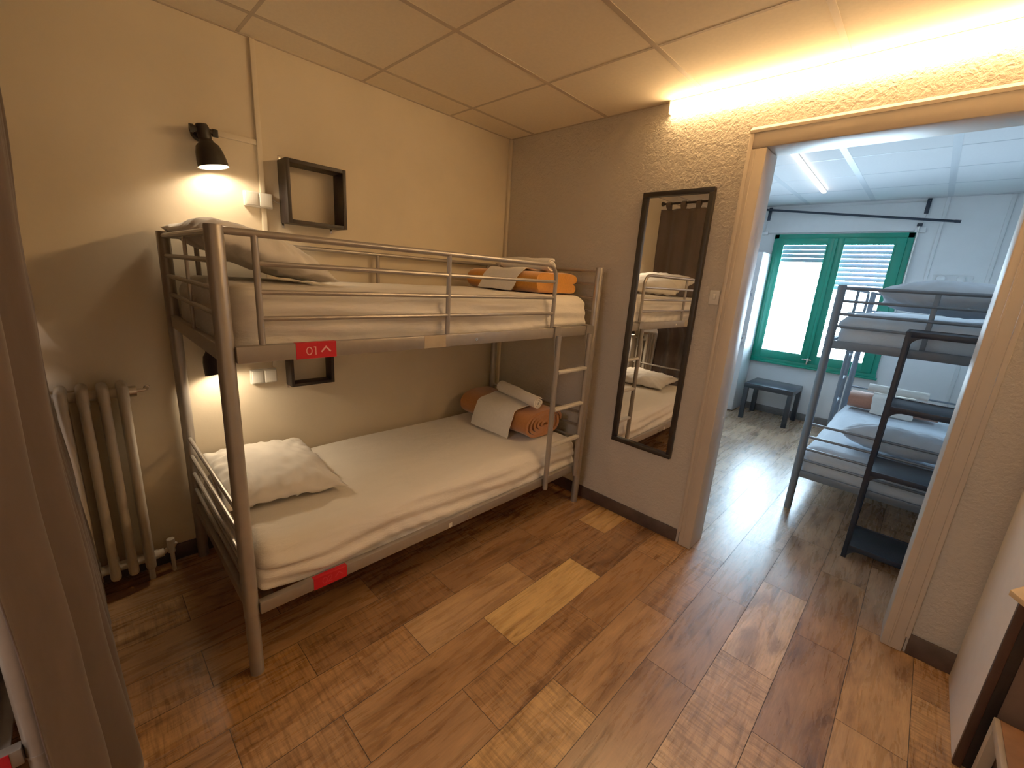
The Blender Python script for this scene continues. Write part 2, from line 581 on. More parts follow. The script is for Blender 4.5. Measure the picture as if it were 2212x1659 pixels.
# ------------------------------------------------------------------ WINDOW of the far room
def build_window():
    w = thing('window_1', 'green wooden two-leaf window', 'window', ((WX0 + WX1) / 2, YW, WZ0))
    del w['label'], w['category']
    w['kind'] = 'structure'
    ox, oy, oz = w.location
    def B(mb, x0, x1, y0, y1, z0, z1, r=.004):
        mb.box(x0 - ox, x1 - ox, y0 - oy, y1 - oy, z0 - oz, z1 - oz, r)
    fr = MB()
    t = .055
    B(fr, WX0, WX0 + t, YW - .03, YW + .05, WZ0, WZ1)
    B(fr, WX1 - t, WX1, YW - .03, YW + .05, WZ0, WZ1)
    B(fr, WX0, WX1, YW - .03, YW + .05, WZ1 - t, WZ1)
    B(fr, WX0 - .005, WX1 + .005, YW - .035, YW + .05, WZ0, WZ0 + .06)
    B(fr, WX0 - .02, WX1 + .02, YW - .055, YW + .0, WZ0 - .012, WZ0 + .012)
    obj('window_frame', fr, M_GREEN, w)
    m = M_GLASS
    for k, (a, b_, pa, pb) in enumerate(((WX0 + t - .004, 1.487, .962, 1.408), (1.493, WX1 - t + .004, 1.570, 2.012))):
        s = MB()
        z0, z1 = WZ0 + .055, WZ1 - t + .005
        y0, y1 = YW - .045, YW + .0
        B(s, a, pa, y0, y1, z0, z1)
        B(s, pb, b_, y0, y1, z0, z1)
        B(s, pa - .004, pb + .004, y0, y1, z0, .832)
        B(s, pa - .004, pb + .004, y0, y1, 2.137, z1)
        # glazing bead
        for q in ((pa - .012, pa + .004, .822, 2.147), (pb - .004, pb + .012, .822, 2.147)):
            B(s, q[0], q[1], y0 - .006, y0 + .006, q[2], q[3], .002)
        so = obj('sash', s, M_GREEN, w)
        g = MB()
        B(g, pa - .002, pb + .002, YW - .022, YW - .018, .83, 2.139, 0)
        obj('pane', g, m, so)
    c = MB()
    B(c, 1.474, 1.506, YW - .060, YW - .040, WZ0 + .06, WZ1 - t, .005)
    obj('astragal', c, M_GREEN, w)
    la = MB()
    B(la, 1.43, 1.53, YW - .066, YW - .058, .772, .786, .002)
    B(la, 1.482, 1.498, YW - .075, YW - .058, .72, .80, .003)
    la.tube([(1.42 - ox, YW - .066 - oy, .779 - oz), (1.44 - ox, YW - .085 - oy, .779 - oz), (1.465 - ox, YW - .066 - oy, .774 - oz)], .004)
    obj('latch', la, M_STEEL, w)
    # louvred shutter outside the glass
    rnd = random.Random(5)
    sl = MB()
    for (a, b_, zt, zb, ang) in ((1.50, 2.09, 2.17, 1.66, 58), (.92, 1.47, 2.17, 1.93, 72)):
        z = zt
        while z > zb:
            t_ = rnd.uniform(-2, 2)
            M = Matrix.Translation(((a + b_) / 2 - ox, YW + .10 - oy, z - oz)) @ Matrix.Rotation(radians(ang + t_), 4, 'X')
            sl.box(-(b_ - a) / 2, (b_ - a) / 2, -.024, .024, -.003, .003, .001, 1, M=M)
            z -= .0505
    # lower louvres opened nearly flat
    for (a, b_, zt, zb) in ((1.50, 2.09, 1.63, .72), (.92, 1.47, 1.90, .72)):
        z = zt
        while z > zb:
            M = Matrix.Translation(((a + b_) / 2 - ox, YW + .10 - oy, z - oz)) @ Matrix.Rotation(radians(-12), 4, 'X')
            sl.box(-(b_ - a) / 2, (b_ - a) / 2, -.022, .022, -.0012, .0012, M=M)
            z -= .0505
    obj('shutter_louvres', sl, M_SLAT, w)


M_GLASS, nt_, b_g = new_mat('window_glass')
nt_.nodes.remove(b_g)
tr_ = N(nt_, 'ShaderNodeBsdfTransparent')
gl_ = N(nt_, 'ShaderNodeBsdfGlossy')
gl_.inputs['Roughness'].default_value = 0.02
mx_ = N(nt_, 'ShaderNodeMixShader')
mx_.inputs['Fac'].default_value = 0.06
L(nt_, tr_.outputs[0], mx_.inputs[1])
L(nt_, gl_.outputs[0], mx_.inputs[2])
L(nt_, mx_.outputs[0], nt_.nodes['Material Output'].inputs['Surface'])
M_SLAT = simple('shutter_slat_paint', (0.15, 0.165, 0.21), 0.5, var=0.06)
build_window()

# box of the roller blind above the window, with its brackets
t = thing('blind_box', 'flat white cover panel over the top of the green window', 'panel', (1.46, YW, 2.28))
obj('cover', MB().box(-.735, .735, -.022, 0, 0, .285, .004), M_GLOSSW, t)
obj('foot', MB().box(-.765, -.70, -.03, 0, -.02, .03, .004), M_GLOSSW, t)
obj('foot', MB().box(.68, .765, -.03, 0, -.02, .03, .004), M_GLOSSW, t)

# loose curtain rod across the window
t = thing('curtain_rod', 'dark curtain rod hanging crooked above the green window', 'rod', (.62, YW - .10, 2.56))
obj('pole', MB().tube([(0, 0, 0), (1.82, .035, -.205)], .0125), M_BLACK_RACK, t)
obj('finial', MB().tube([(1.80, .035, -.2025), (1.845, .036, -.2075)], .014), M_BLACK_RACK, t)
for (x, z0, z1, lab) in ((.735, 2.43, 2.585, 'black rod bracket above the left end of the green window'), (2.19, 2.445, 2.592, 'empty black rod bracket above the right end of the green window')):
    t = thing('rod_bracket', lab, 'bracket', (x, YW, z0), group='curtain rod brackets')
    bb = MB().box(-.017, .017, -.012 - (.022 if x < 2.2 else 0), 0, 0, z1 - z0, .003)
    obj('plate', bb, M_BLACK_RACK, t)
    obj('arm', MB().tube([(0, -.012, .125), (0, -.075, .115), (0, -.10, .108)], .007, 8), M_BLACK_RACK, t)

# blind strap pole at the right of the window
t = thing('blind_crank', 'thin grey crank pole hanging beside the right edge of green window', 'pole', (2.168, YW, .95))
obj('pole', MB().tube([(0, -.036, 0), (0, -.036, 1.37)], .008, 8), M_STEEL, t)
obj('holder', MB().box(-.022, .022, -.05, 0, 1.37, 1.40, .004), M_BLACK_RACK, t)


# ------------------------------------------------------------------ BUNK BEDS
def arc(cx, cz, r, a0, a1, n=7):
    return [(cx + r * cos(radians(a0 + (a1 - a0) * i / n)), cz + r * sin(radians(a0 + (a1 - a0) * i / n))) for i in range(n + 1)]


def text_mesh(body, size, mat, name, parent, loc, rot):
    cu = bpy.data.curves.new('t', 'FONT')
    cu.body = body
    cu.size = size
    cu.align_x = 'CENTER'
    cu.align_y = 'CENTER'
    cu.extrude = .0002
    to = bpy.data.objects.new('t', cu)
    COL.objects.link(to)
    bpy.context.view_layer.update()
    dg = bpy.context.evaluated_depsgraph_get()
    me = bpy.data.meshes.new_from_object(to.evaluated_get(dg))
    bpy.data.objects.remove(to)
    me.name = name
    me.materials.clear()
    me.materials.append(mat)
    o = bpy.data.objects.new(name, me)
    COL.objects.link(o)
    o.parent = parent
    o.location = loc
    o.rotation_euler = rot
    return o


def stroke(mb, pts, w, x, closed=False):
    """flat printed line of width w through (y, z) points on the plane x"""
    pts = [Vector(p) for p in pts]
    n = len(pts)
    L_, R_ = [], []
    for i, p in enumerate(pts):
        q0 = pts[(i - 1) % n] if (closed or i > 0) else p
        q1 = pts[(i + 1) % n] if (closed or i < n - 1) else p
        d1, d0 = (q1 - p), (p - q0)
        d1 = d1.normalized() if d1.length else d0.normalized()
        d0 = d0.normalized() if d0.length else d1
        d = (d0 + d1).normalized()
        nn = Vector((-d.y, d.x))
        k = w / 2 / max(.5, nn.dot(Vector((-d1.y, d1.x))))
        L_.append(p + nn * k)
        R_.append(p - nn * k)
    t = bmesh.new()
    A = [t.verts.new((x, q.x, q.y)) for q in L_]
    B = [t.verts.new((x, q.x, q.y)) for q in R_]
    for i in range(n if closed else n - 1):
        j = (i + 1) % n
        t.faces.new((A[i], B[i], B[j], A[j]))
    mb.join(t)


def digit_strokes(mb, ch, cy, z0, w, h, sw, x):
    if ch == '0':
        stroke(mb, [(cy + (w - sw) / 2 * cos(2 * pi * k / 28), z0 + h / 2 + (h - sw) / 2 * sin(2 * pi * k / 28)) for k in range(28)], sw, x, True)
    elif ch == '1':
        stroke(mb, [(cy - .0065, z0 + h - sw / 2), (cy, z0 + h - sw / 2), (cy, z0)], sw, x)
    elif ch == '2':
        r = (w - sw) / 2
        zc = z0 + h - r - sw / 2
        pts = [(cy + r * cos(radians(a_)), zc + r * sin(radians(a_))) for a_ in range(165, -31, -15)]
        stroke(mb, pts + [(cy - r, z0 + sw / 2), (cy + r + sw * .6, z0 + sw / 2)], sw, x)


def number_tag(root, y0, y1, z0, z1, x, digits, tmat, bold):
    tg = MB().box(x, x + .0022, y0, y1, z0 - .0005, z1 + .0005, .0006, 1)
    tg.box(x - .018, x + .001, y0, y1, z1 + .0003, z1 + .0015)
    t = obj('number_tag', tg, M_RED, root)
    t['label'] = 'red number sticker'
    X = x + .0026
    d = MB()
    digit_strokes(d, digits[0], y0 + .0435, z0 + .0125, .021, .029, .0032, X)
    digit_strokes(d, digits[1], y0 + (.0655 if digits[1] == '1' else .0640), z0 + .0125, .018, .029, .0032, X)
    obj('digits', d, tmat, t)
    c = MB()
    yc = y0 + .1015
    zt = z0 + .0385
    stroke(c, [(yc - .0165, zt - .018), (yc, zt), (yc + .0165, zt - .018)], .0055 if bold else .0034, X)
    obj('arrow', c, tmat, t)
    return t


def build_bunk(name, label, loc, mirror=False, flipy=False, mat=None, digits=None):
    W, LN = .92, 2.03
    root = thing(name, label, 'bunk bed', loc)
    mat = mat or M_METAL
    FX = (lambda x: W - x) if mirror else (lambda x: x)
    FY = (lambda y: -y) if flipy else (lambda y: y)
    P = lambda x, y, z: (FX(x), FY(y), z)

    def bx(mb, x0, x1, y0, y1, z0, z1, r=.003):
        a, b_ = sorted((FX(x0), FX(x1)))
        c, d = sorted((FY(y0), FY(y1)))
        mb.box(a, b_, c, d, z0, z1, r)
        return mb
    for x in (0, W):
        for y in (0, LN):
            pm = MB().tube([P(x, y, 0), P(x, y, .262), P(x, y, .2622)], .0235, 20)
            pm.tube([P(x, y, .258), P(x, y, .266)], .0258, 20)
            pm.tube([P(x, y, .262), P(x, y, 1.617), P(x, y, 1.6225)], .025, 20, radii=[.025, .025, .0235])
            obj('post', pm, mat, root)
    for z0, z1 in ((.262, .312), (1.207, 1.262)):
        for x0, x1 in ((W - .004, W + .025), (-.018, .011)):
            sr = bx(MB(), x0, x1, .024, LN - .024, z0, z1, .004)
            obj('side_rail', sr, mat, root)
        for y in (0, LN):
            er = bx(MB(), .022, W - .022, y - .012, y + .012, z0, z1, .004)
            obj('end_rail', er, mat, root)
        sb = MB()
        for i in range(13):
            yy = .07 + i * (LN - .14) / 12
            bx(sb, .012, W - .006, yy - .02, yy + .02, z0 + .006, z0 + .014, .001)
        obj('slat_base', sb, mat, root)
    for y in (0, LN):
        for z in (1.603, 1.520, 1.435, 1.355):
            obj('end_bar', MB().tube([P(.02, y, z), P(W - .02, y, z)], .0115 if z > 1.6 else .009, 10), mat, root)
        for z in (.662, .568, .476, .392):
            obj('end_bar', MB().tube([P(.02, y, z), P(W - .02, y, z)], .009, 10), mat, root)
        cb = MB()
        bx(cb, W / 2 - .013, W / 2 + .013, y - .005, y + .005, 1.255, 1.60, .003)
        obj('centre_bar', cb, mat, root)
    # guard rails
    for x, full in ((W, False), (0, True)):
        gr = MB()
        if full:
            ups = [.115, 1.017, 1.917]
            gr.tube([P(x, .02, 1.606), P(x, LN - .02, 1.606)], .0115, 12)
            ends = LN - .02
        else:
            ups = [.105, .858]
            pts = [P(x, .02, 1.608), P(x, 1.53, 1.608)] + [P(x, a, b_) for a, b_ in arc(1.53, 1.535, .073, 90, 0)[1:]] + [P(x, 1.603, 1.258)]
            gr.tube(pts, .0115, 12)
            ends = 1.60
        for y in ups:
            gr.tube([P(x, y, 1.258), P(x, y, 1.606)], .0105, 12)
        for z in (1.519, 1.430, 1.345):
            gr.tube([P(x, .105 if not full else .115, z), P(x, ends if not full else 1.917, z)], .0088, 10)
        obj('guard_rail', gr, mat, root)
    # ladder hooked over the upper rail
    ld = MB()
    lx = W + .043
    for y in (1.625, 1.937):
        ld.tube([P(lx, y, .25), P(lx, y, 1.10), P(lx, y, 1.22)], .0155, 14)
        ld.tube([P(lx, y, .246), P(lx, y, .251)], .0135, 14)
    lo = obj('ladder', ld, mat, root)
    for y in (1.625, 1.937):
        hk = MB()
        hk.prism([(FY(y - .010), 1.10), (FY(y + .010), 1.10), (FY(y + .025), 1.205), (FY(y + .025), 1.27), (FY(y - .025), 1.27), (FY(y - .025), 1.205)], 'x', FX(lx - .016), FX(lx - .010))
        bx(hk, W - .012, lx - .010, y - .025, y + .025, 1.264, 1.271, .002)
        obj('hook', hk, mat, lo)
    for z in (1.0, .768, .535):
        rg = MB()
        bx(rg, lx - .017, lx + .017, 1.637, 1.925, z - .010, z + .010, .006)
        obj('rung', rg, M_RUNG if mat is M_METAL else mat, lo)
    for (y, z) in ((1.012, 1.232), (1.012, .282), (.45, .29), (1.5, .29)):
        bo = MB().tube([P(W + .0225, y, z), P(W + .0275, y, z)], .008, 12)
        bo.tube([P(W + .0265, y, z), P(W + .0295, y, z)], .0035, 6)
        if y > .9 and y < 1.1:
            obj('bolt', bo, M_STEEL, root)
        else:
            bo.bm.free()
    if digits:
        if digits[0]:
            number_tag(root, .199, .338, 1.207, 1.262, W + .0245, digits[0], M_TAGTXT, True)
            tp = MB().box(W + .0248, W + .0256, .72, .832, 1.208, 1.2615)
            tpo = obj('tape', tp, M_TAPE, root)
            tpo['label'] = 'worn beige patch of tape'
        if digits[1] and not flipy:
            number_tag(root, .214, .350, .262, .312, W + .0245, digits[1], M_TAGTXT2, False)
            bx_ = MB().box(W + .0246, W + .0254, .885, .905, .268, .292)
            bx2 = obj('sticker_scrap', bx_, M_WHITEPL, root)
        if flipy:
            tgm = MB().box(W + .0245, W + .0267, -.345, -.045, .262, .3125, .0006, 1)
            obj('number_tag', tgm, M_RED, root)
    return root


M_RUNG = simple('rung_reflect_light', (0.62, 0.58, 0.52), 0.35, 0.2, var=0.05)  # whitish reflection on the treads put into the colour
build_bunk('bunk_bed', 'silver metal bunk bed along the left wall with red 01 and 02 tags', (0, 0, 0), digits=('01', '02'))
FB = (2.006, 3.236, 0)
build_bunk('bunk_bed', 'silver metal bunk bed with backlit tone painted in, seen through the doorway in far room', FB, mirror=True, mat=M_METAL_F)
B2 = (.14, -.525, 0)
build_bunk('bunk_bed', 'bunk bed mostly hidden behind the curtain with red tag in bottom corner', B2, flipy=True, digits=(None, '03'))


# ------------------------------------------------------------------ BEDDING
def mattress(name, label, x0, x1, y0, y1, z0, z1, seed, loc, front_is_max=True, lift=0.0, mat=None, group=None, wr=1.0):
    """rounded mattress in a fitted sheet, with wrinkles along the lower front edge"""
    r = .068
    cx, cy = (x0 + x1) / 2, (y0 + y1) / 2
    hx, hy = (x1 - x0) / 2, (y1 - y0) / 2
    hz = (z1 - z0) / 2
    r_top = .068
    t = bmesh.new()
    bmesh.ops.create_cube(t, size=2.0)
    nx, ny, nz = 30, 130, 22
    # build lattice by hand for good topology
    t.free()
    t = bmesh.new()
    verts = {}

    def key(i, j, k):
        if (i, j, k) not in verts:
            u, v, w = 2 * i / nx - 1, 2 * j / ny - 1, 2 * k / nz - 1
            p = Vector((u * hx, v * hy, w * hz))
            f_ = min(1, max(0, (w + 1) / 1.2))
            r = .026 + (r_top - .026) * f_ * f_ * (3 - 2 * f_)
            q = Vector((max(-hx + r, min(hx - r, p.x)), max(-hy + r, min(hy - r, p.y)), max(-hz + r, min(hz - r, p.z))))
            d = p - q
            if d.length > 1e-6:
                # remap cube corner distance to a rounded one
                m = max(abs(d.x), abs(d.y), abs(d.z))
                p = q + d.normalized() * m
                n = d.normalized()
            else:
                n = Vector((0, 0, 0))
            X, Y, Z = p
            s = Vector((X * 3 + seed, Y * 3, Z * 3))
            p.z += .006 * noise.noise(Vector((X * 4 + seed, Y * 2.2, 0))) * (1 if w > -.5 else 0)
            fs = (X / hx) if front_is_max else (-X / hx)
            # side wrinkles : long pulls along the mattress plus short diagonal puckers near the base
            sidew = max(0, abs(X) / hx - .9) / .1
            below = max(0, .75 - (w + 1) / 2)
            ph = Z * 95 + 3.2 * noise.noise(Vector((Y * 1.6, seed, 0))) + Y * 2.2
            amp = .0085 * wr * sidew * (.35 + .65 * abs(noise.noise(Vector((Y * 2 + seed, 3.3, 0)))) * 2)
            dx = amp * sin(ph) + .016 * sidew * noise.noise(Vector((Y * 3.1, Z * 14 + seed, 1.7))) * wr
            pk = max(0, noise.noise(Vector((Y * 1.9 + seed, 5.0, 2.0))) + .25)
            dx += .010 * wr * sidew * below * pk * sin(Y * 62 + Z * 70 + 3 * noise.noise(Vector((Y * 3, seed, 9))))
            p.x += (1 if X > 0 else -1) * (dx + .012 * sidew * (1 - w * w))
            endw = max(0, abs(Y) / hy - .95) / .05
            p.y += (1 if Y > 0 else -1) * endw * (.010 * (1 - w * w) + .008 * noise.noise(Vector((X * 9, Z * 12, seed))))
            if lift:
                p.z += lift * max(0, -Y / hy - .75) / .25 * (0.5 if w > 0 else 1.0) * (fs > 0) * fs
            verts[(i, j, k)] = t.verts.new(p + Vector((cx, cy, (z0 + z1) / 2)))
        return verts[(i, j, k)]
    for i in range(nx):
        for j in range(ny):
            t.faces.new((key(i, j, 0), key(i, j + 1, 0), key(i + 1, j + 1, 0), key(i + 1, j, 0)))
            t.faces.new((key(i, j, nz), key(i + 1, j, nz), key(i + 1, j + 1, nz), key(i, j + 1, nz)))
    for i in range(nx):
        for k in range(nz):
            t.faces.new((key(i, 0, k), key(i + 1, 0, k), key(i + 1, 0, k + 1), key(i, 0, k + 1)))
            t.faces.new((key(i, ny, k), key(i, ny, k + 1), key(i + 1, ny, k + 1), key(i + 1, ny, k)))
    for j in range(ny):
        for k in range(nz):
            t.faces.new((key(0, j, k), key(0, j, k + 1), key(0, j + 1, k + 1), key(0, j + 1, k)))
            t.faces.new((key(nx, j, k), key(nx, j + 1, k), key(nx, j + 1, k + 1), key(nx, j, k + 1)))
    mb = MB()
    mb.join(t)
    o = obj(name, mb, mat or M_SHEET, loc=loc, smooth=180)
    return tag(o, label, 'mattress', group)


mattress('mattress', 'mattress in white fitted sheet on the top bunk above tag 01', .018, .880, .03, 2.0, 1.224, 1.443, 1.3, (0, 0, 0))
mattress('mattress', 'mattress in white fitted sheet on the bottom bunk above tag 02', .018, .908, .03, 2.0, .279, .492, 5.1, (0, 0, 0), lift=.050, wr=1.15)
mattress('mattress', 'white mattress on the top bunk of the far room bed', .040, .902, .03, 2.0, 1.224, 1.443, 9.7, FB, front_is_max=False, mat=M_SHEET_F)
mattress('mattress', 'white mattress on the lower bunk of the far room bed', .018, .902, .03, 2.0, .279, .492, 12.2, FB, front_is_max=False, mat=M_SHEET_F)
mattress('mattress', 'cream mattress corner beyond the curtain at the bottom left', .018, .905, -2.0, -.10, .279, .492, 15.2, B2)


def pillow(label, M, w=.70, l=.48, h=.15, seed=0, mat=None, flat=.0, bend=0.0, wrk=1.0):
    """soft pillow: w along local x, l along local y; M places it"""
    n, m = 46, 36
    mb = MB()

    def fn(sgn):
        def f(a, b_):
            u, v = 2 * a - 1, 2 * b_ - 1
            pin = 1 - .085 * (1 - v ** 4) * abs(u) ** 3
            pin2 = 1 - .075 * (1 - u ** 4) * abs(v) ** 3
            x, y = u * w / 2 * pin, v * l / 2 * pin2
            e = max(0, (1 - abs(u) ** 2.4)) ** .55 * max(0, (1 - abs(v) ** 2.4)) ** .55
            z = sgn * h / 2 * e
            if sgn < 0:
                z *= (1 - flat)
            edge = (1 - e)
            ang = math.atan2(v, u)
            wr = .012 * wrk * edge * max(0, e) ** .3 * sin(ang * 22 + 5 * noise.noise(Vector((u * 2 + seed, v * 2, 0))))
            z += wr + .016 * wrk * e * noise.noise(Vector((u * 1.7 + seed, v * 1.7, sgn)))
            z += .007 * wrk * noise.noise(Vector((u * 6 + seed, v * 6, 2))) * min(1, e * 3)
            z += bend * (v * v)
            return (x, y, z)
        return f
    mb.grid(fn(1), n, m)
    mb.grid(fn(-1), n, m)
    bmesh.ops.remove_doubles(mb.bm, verts=mb.bm.verts, dist=.0012)
    o = obj('pillow', mb, mat or M_PILLOW, smooth=180)
    o.matrix_world = M
    return tag(o, label, 'pillow', 'pillows on the bunks')


def place(x, y, z, rz=0, rx=0, ry=0):
    return Matrix.Translation((x, y, z)) @ Matrix.Rotation(radians(rz), 4, 'Z') @ Matrix.Rotation(radians(rx), 4, 'X') @ Matrix.Rotation(radians(ry), 4, 'Y')


pillow('white pillow propped up at the head of the top bunk, under the upper lamp', place(.33, .240, 1.552, 2, -18, 2), .70, .50, .20, 1.0, flat=.45)
pillow('white pillow lying flat at the head of the bottom bunk', place(.33, .255, .540, -3, -3, 0), .68, .50, .17, 3.0, flat=.6, wrk=1.25)
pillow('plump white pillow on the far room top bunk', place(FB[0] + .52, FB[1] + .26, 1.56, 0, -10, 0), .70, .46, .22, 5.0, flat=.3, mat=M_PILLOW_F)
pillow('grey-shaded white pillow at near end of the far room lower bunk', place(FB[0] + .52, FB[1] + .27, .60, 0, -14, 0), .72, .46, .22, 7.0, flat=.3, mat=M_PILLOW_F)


def ribbon(pts, thick, x0, x1, seed=0, amp=.004, nx=26, taper=0.0, endj=0.0):
    """closed cloth slab: centre line pts (y,z) swept along x"""
    n = len(pts)
    outer, inner = [], []
    for i in range(n):
        a = Vector(pts[max(0, i - 1)])
        b_ = Vector(pts[min(n - 1, i + 1)])
        d = (b_ - a).normalized()
        nn = Vector((-d.y, d.x))
        p = Vector(pts[i])
        e = 1.0
        if i == 0 or i == n - 1:
            e = .35
        outer.append(p + nn * thick / 2 * e)
        inner.append(p - nn * thick / 2 * e)
    loop = outer + inner[::-1]
    m = len(loop)
    t = bmesh.new()
    rows = []
    for q in range(nx + 1):
        f = q / nx
        row = []
        for j, p in enumerate(loop):
            x = x0 + (x1 - x0) * f
            if q in (0, nx):
                x += endj * noise.noise(Vector((p.x * 20, p.y * 20, seed)))
            jit = amp * noise.noise(Vector((x * 7 + seed, p.x * 9, p.y * 9)))
            jit2 = amp * noise.noise(Vector((x * 7, p.x * 9 + seed, p.y * 9 + 4)))
            row.append(t.verts.new((x, p.x + jit, p.y + jit2)))
        rows.append(row)
    for q in range(nx):
        for j in range(m):
            k = (j + 1) % m
            t.faces.new((rows[q][j], rows[q][k], rows[q + 1][k], rows[q + 1][j]))
    for row, rev in ((rows[0], True), (rows[-1], False)):
        for j in range(n - 1):
            f = (row[j], row[j + 1], row[m - 2 - j], row[m - 1 - j])
            t.faces.new(f[::-1] if rev else f)
    return t


def smooth_line(pts, sub=6):
    """Catmull-Rom through 2-D points"""
    out = []
    P = [Vector(p) for p in pts]
    P = [P[0] * 2 - P[1]] + P + [P[-1] * 2 - P[-2]]
    for i in range(1, len(P) - 2):
        for s in range(sub):
            t = s / sub
            a, b_, c, d = P[i - 1], P[i], P[i + 1], P[i + 2]
            out.append(.5 * ((2 * b_) + (c - a) * t + (2 * a - 5 * b_ + 4 * c - d) * t * t + (3 * b_ - a - 3 * c + d) * t ** 3))
    out.append(P[-2])
    return [(p.x, p.y) for p in out]


def roll_profile(cy, z0, wy, hz, turns, th):
    """flattened spiral with its outer bottom on z0"""
    pts = []
    n = int(turns * 26)
    for i in range(n + 1):
        t = i / n
        a = t * turns * 2 * pi
        k = (1 - t) * (1 - .12) + .12
        ry = wy / 2 * k
        rz = hz / 2 * k
        # superellipse for a squashed roll
        c, s = cos(a), sin(a)
        y = ry * abs(c) ** .8 * (1 if c > 0 else -1)
        z = rz * abs(s) ** .8 * (1 if s > 0 else -1)
        pts.append((cy + y, z0 + hz / 2 + z * 1.0))
    return pts


def blanket_roll(name, label, x0, x1, cy, z0, wy, hz, mat, turns=3.6, th=.017, loc=(0, 0, 0), seed=0):
    mb = MB()
    mb.join(ribbon(roll_profile(cy, z0 + th / 2, wy - th, hz - th, turns, th), th, x0, x1, seed, .006, 22, endj=.008))
    o = obj(name, mb, mat, loc=loc, smooth=60)
    return tag(o, label, 'blanket', 'folded blankets on the bunks')


ZL, ZU = .494, 1.446     # mattress tops
# bottom bunk: rolled rust blanket, cotton slip draped over it, rolled towel on top
blanket_roll('rolled_blanket', 'rust brown blanket rolled up at the foot of the bottom bunk', .10, .775, 1.795, ZL, .39, .20, M_ORANGE, 4.6, .019, seed=2)
# top bunk: mustard blanket folded in two


def folded_blanket(label, x0, x1, y0, y1, z0, h, mat, loc=(0, 0, 0), seed=0):
    q = h / 4
    out = []

    def arc2(cy, cz, ry, rz, a0, a1, n=8):
        for i in range(n + 1):
            a_ = radians(a0 + (a1 - a0) * i / n)
            out.append((cy + ry * cos(a_), cz + rz * sin(a_)))
    arc2(y1 - q, z0 + q, q * 1.3, q * .98, -90, 78)          # lower lobe end
    for i in range(1, 5):
        out.append((y1 - q - (y1 - y0 - .09) * i / 5, z0 + 2 * q - .004))
    out.append((y0 + .075, z0 + 2 * q))
    for i in range(4, 0, -1):
        out.append((y1 - q - (y1 - y0 - .09) * i / 5, z0 + 2 * q + .004))
    arc2(y1 - q * .8, z0 + 3 * q, q * 1.35, q * 1.0, -78, 90)  # upper lobe end
    for i in range(1, 7):
        out.append((y1 - q + (y0 + 2 * q - y1 + q) * i / 7, z0 + 4 * q + .003 * sin(i)))
    arc2(y0 + 2 * q, z0 + 2 * q, 2 * q, 2 * q, 90, 270, 12)
    for i in range(1, 7):
        out.append((y0 + 2 * q + (y1 - q - y0 - 2 * q) * i / 7, z0))
    nx = 24
    cy, cz = (y0 + y1) / 2, z0 + h / 2
    t = bmesh.new()
    rows = []
    for i in range(nx + 1):
        f = i / nx
        x = x0 + (x1 - x0) * f
        row = []
        for (y, z) in out:
            e = min(1, min(f, 1 - f) / .05)
            k = .90 + .10 * (1 - (1 - e) ** 2) ** .5
            j1 = .007 * noise.noise(Vector((x * 7 + seed, y * 9, z * 9)))
            j2 = .007 * noise.noise(Vector((x * 7, y * 9 + seed, z * 9 + 4)))
            xx = x + .012 * noise.noise(Vector((y * 11, z * 11, seed))) * (1 if f > .5 else 0)
            zz = cz + (z - cz) * k + j2
            row.append(t.verts.new((xx, cy + (y - cy) * (.97 + .03 * k) + j1, max(z0, zz))))
        rows.append(row)
    m = len(out)
    for i in range(nx):
        for j in range(m):
            k = (j + 1) % m
            t.faces.new((rows[i][j], rows[i][k], rows[i + 1][k], rows[i + 1][j]))
    for row, rev in ((rows[0], True), (rows[-1], False)):
        f = t.faces.new(row[::-1] if rev else row)
    bmesh.ops.triangulate(t, faces=[f for f in t.faces if len(f.verts) > 4])
    mb = MB()
    mb.join(t)
    o = obj('folded_blanket', mb, mat, loc=loc, smooth=50)
    return tag(o, label, 'blanket', 'folded blankets on the bunks')


folded_blanket('mustard yellow folded blanket at the foot of the top bunk', .14, .775, 1.60, 1.985, ZU + .001, .125, M_MUST, seed=4)


def draped_slip(label, x0, x1, prof, seed, loc=(0, 0, 0), skew=0.0, th=.007):
    mb = MB()
    t = ribbon(smooth_line(prof, 7), th, x0, x1, seed, .010, 26, endj=.012)
    if skew:
        for v in t.verts:
            v.co.x += skew * (v.co.z - prof[0][1])
    mb.join(t)
    o = obj('draped_pillowcase', mb, M_TOWEL, loc=loc, smooth=75)
    return tag(o, label, 'linen', 'fresh linen on the blankets')


draped_slip('white linen draped over the mustard blanket on the top bunk', .29, .60,
            [(1.580, ZU + .006), (1.582, ZU + .04), (1.592, ZU + .10), (1.625, ZU + .137), (1.70, ZU + .136), (1.80, ZU + .134), (1.87, ZU + .133)], 3, skew=.45)
draped_slip('white linen draped over the rust blanket on the bottom bunk', .30, .655,
            [(1.560, ZL + .012), (1.572, ZL + .05), (1.585, ZL + .13), (1.64, ZL + .195), (1.73, ZL + .212), (1.82, ZL + .212)], 8, skew=.10)


